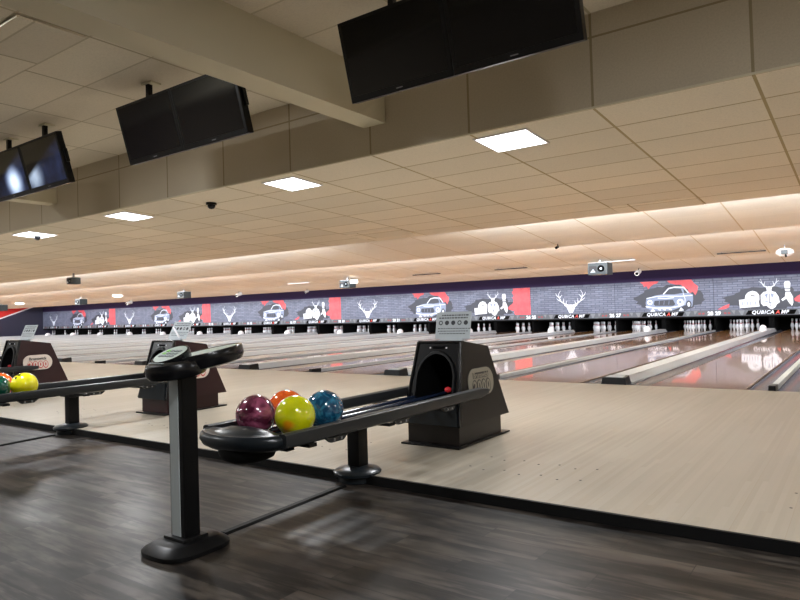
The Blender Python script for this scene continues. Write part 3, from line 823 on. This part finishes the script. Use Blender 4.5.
ball(.120, -5.84, 'b_blue', 'blue marbled bowling ball on the nearest rack', (-.1, .3, 1))
ball(-P+.122, -5.895, 'b_plainyellow', 'lemon yellow bowling ball on the rack at the left edge', (.15, -.55, .8))
ball(-P-.122, -6.00, 'b_orange', 'orange bowling ball behind the lemon yellow ball at left edge', (-.6, .6, .3))
ball(-P+.122, -6.135, 'b_green', 'dark green bowling ball cut by the left edge of the photo', (-.6, .6, .3))

# ---------------------------------------------------------------- scoring console
def console():
    r = empty('scoring_console', (.09, -6.79, FZ))
    bm = bmesh.new()
    def oct_(w, l, c):
        f = lambda v: math.copysign(abs(v)**.62, v)
        return [(w*f(math.cos(2*PI*i/28)), l*f(math.sin(2*PI*i/28))) for i in range(28)]
    def loft(bm, secs):
        rs = [[bm.verts.new((x, y, z)) for x, y in pts] for pts, z in secs]
        for a, b in zip(rs, rs[1:]):
            for i in range(len(a)): bm.faces.new([a[i], a[(i+1) % len(a)], b[(i+1) % len(a)], b[i]])
        bm.faces.new(rs[0][::-1]); bm.faces.new(rs[-1])
    loft(bm, [(oct_(.158, .185, .07), .002), (oct_(.160, .187, .07), .022), (oct_(.152, .178, .07), .030), (oct_(.118, .145, .055), .050), (oct_(.112, .138, .055), .054)])
    obj('base', bm, 'plastic', r, smooth=35)
    obj('base_collar', B(-.078, .078, -.068, .068, .054, .068, bev=.003), 'plastic', r)
    obj('pole', B(-.0525, .0525, -.042, .042, .066, .815, bev=.004), 'pole', r)
    obj('silver_strip', B(-.044, .022, -.0445, -.040, .070, .81), 'silver', r)
    # head: two round pods on one black tray, leaning
    tilt = Matrix.Translation((.0, 0, .86)) @ Matrix.Rotation(math.radians(6), 4, 'X')
    bm = bmesh.new(); n = 32
    def pod(bm, cx, cy, rx, ry, secs, mt=None):
        rs = []
        for k_, z in secs:
            rs.append([bm.verts.new((cx+rx*k_*math.cos(2*PI*i/n), cy+ry*k_*math.sin(2*PI*i/n), z)) for i in range(n)])
        new = [v for q in rs for v in q]
        for a, b in zip(rs, rs[1:]):
            for i in range(n): bm.faces.new([a[i], a[(i+1) % n], b[(i+1) % n], b[i]])
        bm.faces.new(rs[0][::-1]); bm.faces.new(rs[-1])
        if mt is not None: xform(bm, mt, new)
    far = Matrix.Translation((.01, .115, .925)) @ Matrix.Rotation(math.radians(9), 4, 'X') @ Matrix.Rotation(math.radians(-6), 4, 'Y')
    pod(bm, 0, 0, .19, .19, [(.80, -.075), (.93, -.068), (1., -.045), (1., -.006), (.985, 0), (.90, 0), (.88, -.006)], far)
    a = obj('far_pod', bm, 'gloss', r, smooth=40)
    bm = bmesh.new(); pod(bm, 0, 0, .166, .166, [(1., -.008), (1., -.002)], far); fo = obj('far_keypad', bm, 'key', r)
    near = Matrix.Translation((.02, -.045, .890)) @ Matrix.Rotation(math.radians(7), 4, 'X')
    bm = bmesh.new(); pod(bm, 0, 0, .125, .15, [(.72, -.075), (.9, -.068), (1., -.045), (1., -.02), (.94, .0), (.80, .008)], near)
    obj('near_pod', bm, 'gloss', r, smooth=40)
    sc = Matrix.Translation((-.01, -.055, .922)) @ Matrix.Rotation(math.radians(-14), 4, Vector((-.585, .811, 0))) @ Matrix.Rotation(math.radians(20), 4, Vector((.811, .585, 0)))
    bm = bmesh.new(); pod(bm, 0, 0, .090, .090, [(.96, -.055), (1., -.02), (1., 0), (.93, .004), (.90, 0)], sc); obj('keypad_housing', bm, 'gloss', r, smooth=40)
    bm = bmesh.new(); pod(bm, 0, 0, .080, .080, [(1., -.002), (1., .003)], sc); kp = obj('near_keypad', bm, 'key', r)
    for i in range(3):
        for j in range(4):
            bm = B(-.010, .010, -.007, .007, 0, .004, bev=.001)
            xform(bm, sc @ Matrix.Translation((-.042+.028*j, -.026+.026*i, .003)))
            obj('key_button', bm, 'green' if (i, j) in ((1, 0), (2, 0)) else 'button', kp)
    for j in range(4):
        bm = B(-.011, .011, -.006, .006, 0, .004, bev=.001); xform(bm, near @ Matrix.Translation((-.045+.028*j, -.105, .008))); obj('desk_button', bm, 'button', r)
    tag(r, 'black scoring console with two round keypads on a silver striped pedestal', 'scoring console')
    return r
console()
def cable_cover(p0, p1, lab):
    p0, p1 = Vector(p0), Vector(p1); d = p1-p0; L = d.length
    bm = bmesh.new(); hexa(bm, [(-.028, 0, 0), (.028, 0, 0), (.028, L, 0), (-.028, L, 0), (-.016, 0, .011), (.016, 0, .011), (.016, L, .011), (-.016, L, .011)])
    o = obj('cable_cover', bm, 'black', None, loc=(p0.x, p0.y, FZ+.0005), rot=(0, 0, math.atan2(-d.x, d.y)))
    tag(o, lab, 'cable cover')
cable_cover((.085, -6.57, 0), (.025, -5.58, 0), 'black floor cable strip from the console to the nearest rack post')
cable_cover((-3.52, -6.55, 0), (-3.66, -5.58, 0), 'black floor cable strip at left edge, running to the second rack post')

# ---------------------------------------------------------------- televisions
TILT = math.radians(15)
def tv(cx, lit, label):  # lit picks the glass with the painted reflection
    r = empty('television', (cx, -4.665, 3.065)); r.rotation_euler = (-TILT if False else TILT, 0, 0)
    W, H = .487, .314
    obj('casing', B(-W, W, -.015, .065, -H, H, bev=.008), 'bezel', r)
    obj('screen', B(-W+.035, W-.035, -.0165, -.012, -H+.055, H-.03), (('reflection_screen_b' if 'left half' in label else 'lit_screen') if lit else 'screen'), r)
    fr = -.018
    for a in ((-W+.028, W-.028, fr, -.014, -H+.050, -H+.055), (-W+.028, W-.028, fr, -.014, H-.03, H-.026)): obj('bezel_trim', B(*a), 'gloss', r)
    bm = bmesh.new(); box(bm, -.03, .03, -.0165, -.014, -H+.022, -H+.030); obj('maker_badge', bm, 'bezel_mark', r)
    obj('back_housing', B(-.36, .36, .065, .11, -.22, .2, bev=.01), 'bezel', r)
    if 'right half' in label: obj('side_speaker', B(W, W+.022, .02, .06, -.06, .10, bev=.004), 'bezel', r)
    tag(r, label, 'television', 'twin televisions hung over the concourse'); return r
def mount(cx, label):
    r = empty('television_mount', (cx, -4.6, Z0))
    for s in (-1, 1):
        obj('ceiling_plate', B(s*.5-.09, s*.5+.09, -.09, .03, -.02, -.001), 'beam', r)
        obj('drop_arm', B(s*.5-.025, s*.5+.025, -.08, -.03, -.165, -.02), 'bezel', r)
    tag(r, label, 'television mount'); return r
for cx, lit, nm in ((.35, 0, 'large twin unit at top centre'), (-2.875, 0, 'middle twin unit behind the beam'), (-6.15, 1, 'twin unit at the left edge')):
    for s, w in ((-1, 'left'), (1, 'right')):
        tv(cx+s*.4885, lit, f'{"blue reflecting" if lit else "black switched off"} television, {w} half of the {nm}')
    m_ = mount(cx, f'black ceiling bracket holding the {nm}')
# ---------------------------------------------------------------- ceiling lights
def panel_light(x0, x1, y0, y1, z, label, power, tx=0.):
    cx, cy = (x0+x1)/2, (y0+y1)/2; w, l = (x1-x0)/2-.025, (y1-y0)/2-.035
    r = empty('ceiling_light', (cx, cy, z)); r.rotation_euler = (tx, 0, 0)
    bm = bmesh.new()
    for a in ((-w, w, -l, -l+.02), (-w, w, l-.02, l), (-w, -w+.02, -l+.02, l-.02), (w-.02, w, -l+.02, l-.02)): box(bm, *a, -.008, .01)
    obj('light_frame', bm, 'white', r)
    obj('diffuser', B(-w+.02, w-.02, -l+.02, l-.02, -.005, .01), 'panel_light', r)
    if label: tag(r, label, 'ceiling light', 'square ceiling light panels')
    L = bpy.data.lights.new('panel_lamp', 'AREA'); L.shape = 'RECTANGLE'; L.size = 2*w-.06; L.size_y = 2*l-.06; L.energy = power; L.color = LCOL
    lo = bpy.data.objects.new('panel_lamp', L); COL.objects.link(lo); lo.parent = r; lo.location = (0, 0, -.012)
    return r
LCOL = (.95, .97, 1.)
PW = 42
TXA = -math.atan(.053)
for i, (x0, x1, lb) in enumerate(((-.39, .24, 'bright square light panel nearest the camera, beside the soffit at centre'), (-3.45, -2.84, 'second bright light panel from the right, beside the soffit'),
        (-7.16, -6.53, 'third bright light panel from the right, beside the soffit'), (-10.4, -9.65, 'leftmost bright light panel, beside the soffit'))):
    panel_light(x0, x1, -3.09, -2.48, zA(-2.785)-.002, lb, PW, TXA)
for x in (6.6, -13.5, -17, -20.5, -24, -28, -32, -37, -42, -47):
    panel_light(x-.3, x+.3, -3.09, -2.48, zA(-2.785)-.002, f'square light panel beside the soffit, outside the picture at x {x:.0f} metres', PW, TXA)['label'] = 'square light panel beside the soffit, outside the picture'
panel_light(-3.62, -3.01, -6.98, -6.37, Z0-.004, 'light panel in the upper ceiling at the top left corner', 95)
for x in (3.2, 6.5, -9.7, -16, -23, -30, -38, -46):
    panel_light(x-.3, x+.3, -8.2, -7.6, Z0-.004, 'square light panel in the upper ceiling, outside the picture', 95)
for x in (-1.5, -7, -13): panel_light(x-.3, x+.3, -11.2, -10.6, Z0-.004, 'square light panel in the upper ceiling, outside the picture', 95)
# cove lamps behind the steps of the ceiling
def area(name, loc, rot, sx, sy, power, col, spread=PI):
    L = bpy.data.lights.new(name, 'AREA'); L.shape = 'RECTANGLE'; L.size = sx; L.size_y = sy; L.energy = power; L.color = col; L.spread = spread
    o = bpy.data.objects.new(name, L); COL.objects.link(o); o.location = loc; o.rotation_euler = rot; return o
COVE = (.93, .96, 1.)
def cove(i, x0, x1, wpm):
    y, z, zt = LIPS[i]
    area('cove_lamp', ((x0+x1)/2, y+.085, z+.04), (math.radians(90+28), 0, 0), x1-x0, .045, wpm*(x1-x0), COVE)
cove(0, -3.9, XR-.2, 27); cove(0, -52, -7.4, 23)
cove(1, -13.5, XR-.2, 24); cove(1, -52, -14, 23)
cove(2, -52, XR-.2, 22)
y, z, zt = LIPS[3]
area('mask_lamp', (-22, y+.12, z+.12), (math.radians(78), 0, 0), 60, .08, 60*7.5, (.95, .96, 1.))
area('pin_lamp', (-22, MY+.20, .72), (math.radians(25), 0, 0), 60, .06, 60*.9, (.96, .98, 1.))

# ---------------------------------------------------------------- things hanging from the lane ceiling
def zc(y):
    if y < 1.575: return zA(y)
    for (a, za, zt_), (b, zb, _) in zip(LIPS, LIPS[1:]):
        if y < b: return zt_+(zb-zt_)*(y-a)/(b-a)
    return 2.55
def strip(x0, x1, y, z, lab, m='pole'):
    r = empty('ceiling_strip', ((x0+x1)/2, y, z)); w = (x1-x0)/2
    obj('strip_body', B(-w, w, -.035, .035, -.013, .013, bev=.003), m, r)
    bm = bmesh.new()
    for s in (-1, 1): box(bm, s*w*.8-.004, s*w*.8+.004, -.004, .004, .01, zc(y)-z-.001)
    obj('hanger_wires', bm, 'steel', r)
    tag(r, lab, 'ceiling strip', 'thin strips hung under the lane ceiling')
strip(-.171, .881, 8.72, 2.238, 'long thin black strip under the ceiling, the rightmost one')
strip(-6.25, -5.21, 8.72, 2.232, 'thin black strip under the ceiling, second from the right of the black ones')
strip(-9.24, -8.2, 8.72, 2.240, 'thin black strip under the ceiling right of the middle projector')
strip(-3.0, -2.14, 8.72, 2.236, 'thin strip with white look directly beside the big grey projector', 'capping')
strip(-15.0, -13.9, 8.72, 2.245, 'short white strip under the ceiling left of the middle projector', 'white')
def projector(x, y, z, w, lab, lamp=None):
    r = empty('projector', (x, y, z)); h = w*.30; dpt = w*.42
    obj('case', B(-w/2, w/2, -dpt, dpt, -h, h, bev=w*.04), 'projector', r, smooth=40)
    bm = bmesh.new(); lathe(bm, [(w*.17, 0), (w*.17, w*.06), (w*.13, w*.07), (w*.12, w*.03), (0, w*.03)], 0, 0, 18); xform(bm, Matrix.Translation((w*.18, -dpt+.002, 0)) @ RX90)
    obj('lens_ring', bm, 'void', r, smooth=40)
    bm = bmesh.new(); lathe(bm, [(w*.07, 0), (w*.05, w*.045), (0, w*.05)], 0, 0, 14); xform(bm, Matrix.Translation((w*.18, -dpt-w*.025, 0)) @ RX90); obj('lens', bm, 'lens', r, smooth=60)
    bm = bmesh.new(); box(bm, -w*.42, -w*.05, -dpt-.004, -dpt+.002, -h*.6, h*.5); obj('vent_grille', bm, 'ink', r)
    bm = bmesh.new(); flat(bm, [(-w*.38, -h*.6), (-w*.10, -h*.6), (-w*.22, h*.0)], -dpt-.006); obj('warning_triangle', bm, 'lens', r)
    obj('top_tray', B(-w*.48, w*.48, -dpt*.9, dpt*.9, h, h+.012), 'white', r)
    obj('hanger', B(-.02, .02, -.02, .02, h+.01, zc(y)-z+.002), 'steel', r)
    if lamp:
        obj('white_lamp_head', B(w/2+.01, w/2+w*.55, -dpt*.8, 0, h*.1, h*1.0, bev=.01), 'glow_white', r)
    tag(r, lab, 'projector', 'projectors hung over the lanes'); return r
projector(-3.02, 8.58, 2.235-.19, .53, 'large grey projector hanging right of centre, above the stag panel')
projector(-11.85, 8.48, 2.246-.17, .44, 'grey projector with white lamp head hanging left of centre', True)
projector(-21.2, 8.54, 2.249-.17, .46, 'small grey projector in front of the purple band, left part')
projector(-29.5, 8.40, 2.256-.20, .48, 'tiny grey projector in front of the purple band near the left end')
projector(-16.5, 1.30, 2.40-.13, .32, 'grey projector hanging high at left, under the nearer ceiling step')
projector(-39.5, 8.80, 2.211-.18, .60, 'dark projector at the far left edge near the red wall stripe')
def spot(x, y, z, lab, r0=.07, m='pole', body='capping', up=None):
    r = empty('lane_camera', (x, y, z))
    bm = bmesh.new(); tube(bm, [(0, -r0*1.4, -r0*.5), (0, 0, 0), (0, r0*1.3, r0*.3)], r0*.75, 12); obj('camera_body', bm, body, r, smooth=50)
    bm = bmesh.new(); lathe(bm, [(r0*.5, 0), (r0*.5, .012), (0, .012)], 0, 0, 14); xform(bm, Matrix.Translation((0, -r0*1.4, -r0*.5)) @ RX90); obj('camera_lens', bm, 'void', r)
    bm = bmesh.new(); tube(bm, [(0, 0, r0*.5), (r0*.4, 0, r0*1.4), (r0*.4, 0, (up or zc(y)-z)+.002)], .012, 8); obj('camera_stem', bm, m, r)
    tag(r, lab, 'camera', 'small cameras over the lanes')
spot(-3.09, 12.4, 2.194-.10, 'small camera on a bent bracket left of the car panel, lanes 27 and 28', .10)
spot(-2.715, 4.86, 2.438-.07, 'small black camera hanging above the big grey projector', .04, body='pole')
spot(-21.5, 11.8, 2.24-.11, 'small pale camera on the purple band above a stag panel, left half', .11)
spot(-17.6, 12.4, 2.219-.11, 'small dark camera on the purple band left of the middle projector', .07)
spot(-31.9, 12.5, 2.178-.10, 'tiny pale camera on the purple band near lane ten', .12)
# white round fixture at the far right
r = empty('white_fixture', (1.29, 8.39, 2.14))
bm = bmesh.new(); lathe(bm, [(.0, -.09), (.09, -.085), (.16, -.02), (.15, .05), (.08, .10), (0, .105)], 0, 0, 24, 1.15, .9); obj('fixture_shade', bm, 'white', r, smooth=50)
obj('fixture_motor', B(-.06, .07, -.19, -.12, -.045, .05, bev=.01), 'projector', r)
bm = bmesh.new(); tube(bm, [(0, 0, .08), (0, 0, zc(8.39)-2.14-.002)], .012, 8); obj('fixture_rod', bm, 'steel', r)
bm = bmesh.new(); tube(bm, [(.02, -.1, -.04), (.03, -.1, -.11)], .02, 8); obj('fixture_knob', bm, 'void', r)
tag(r, 'round white fixture hanging at the right edge over the purple band', 'hanging fixture')
for x, y, lab in ((-26.5, 8.61, 'small white lamp on the ceiling at left, above the purple band'), (-37.2, 8.85, 'small white lamp on the ceiling near the far left wall')):
    r = empty('ceiling_lamp', (x, y, zc(y)-.02))
    bm = bmesh.new(); lathe(bm, [(.0, -.09), (.16, -.085), (.24, -.03), (.24, .02)], 0, 0, 20); obj('lamp_shade', bm, 'glow_white', r, smooth=50)
    tag(r, lab, 'ceiling lamp')
for x, y, lab in ((-4.93, -2.66, 'black dome camera on the lower ceiling left of centre'), (-10.05, -2.72, 'black dome camera beside the leftmost light panel')):
    r = empty('dome_camera', (x, y, zA(y)))
    bm = bmesh.new(); lathe(bm, [(.075, .0), (.078, -.03), (.062, -.035)], 0, 0, 24); obj('camera_ring', bm, 'pole', r, smooth=40)
    bm = bmesh.new(); lathe(bm, [(.058, -.032), (.054, -.06), (.034, -.085), (0, -.094)], 0, 0, 24); obj('camera_dome', bm, 'gloss', r, smooth=60)
    tag(r, lab, 'security camera', 'black dome cameras')

# ---------------------------------------------------------------- world, camera
w = bpy.data.worlds.new('room_air'); S.world = w; w.use_nodes = True
bg = w.node_tree.nodes['Background']; bg.inputs[0].default_value = (1., .93, .85, 1); bg.inputs[1].default_value = .05
cam = bpy.data.cameras.new('camera'); co = bpy.data.objects.new('camera', cam); COL.objects.link(co)
cam.sensor_width = 36; cam.lens = 645.17/800*36; cam.clip_end = 300; cam.clip_start = .05
rv = Vector((0.8105207604891485, 0.5849527120558827, -0.02977283114787649)); uv = Vector((0.035634831687472446, 0.001489210710921486, 0.9993637681155266)); fv = Vector((-0.5846248845086035, 0.8110660311651118, 0.01963765524129725))
mw = Matrix.Identity(4)
for i in range(3): mw[i][0] = rv[i]; mw[i][1] = uv[i]; mw[i][2] = -fv[i]
mw.translation = (2.74, -8.6756, 1.0308)
co.matrix_world = mw
S.camera = co
S.view_settings.view_transform = 'Standard'; S.view_settings.look = 'None'; S.view_settings.exposure = 0.64; S.view_settings.gamma = 1.
S.view_settings.use_curve_mapping = False
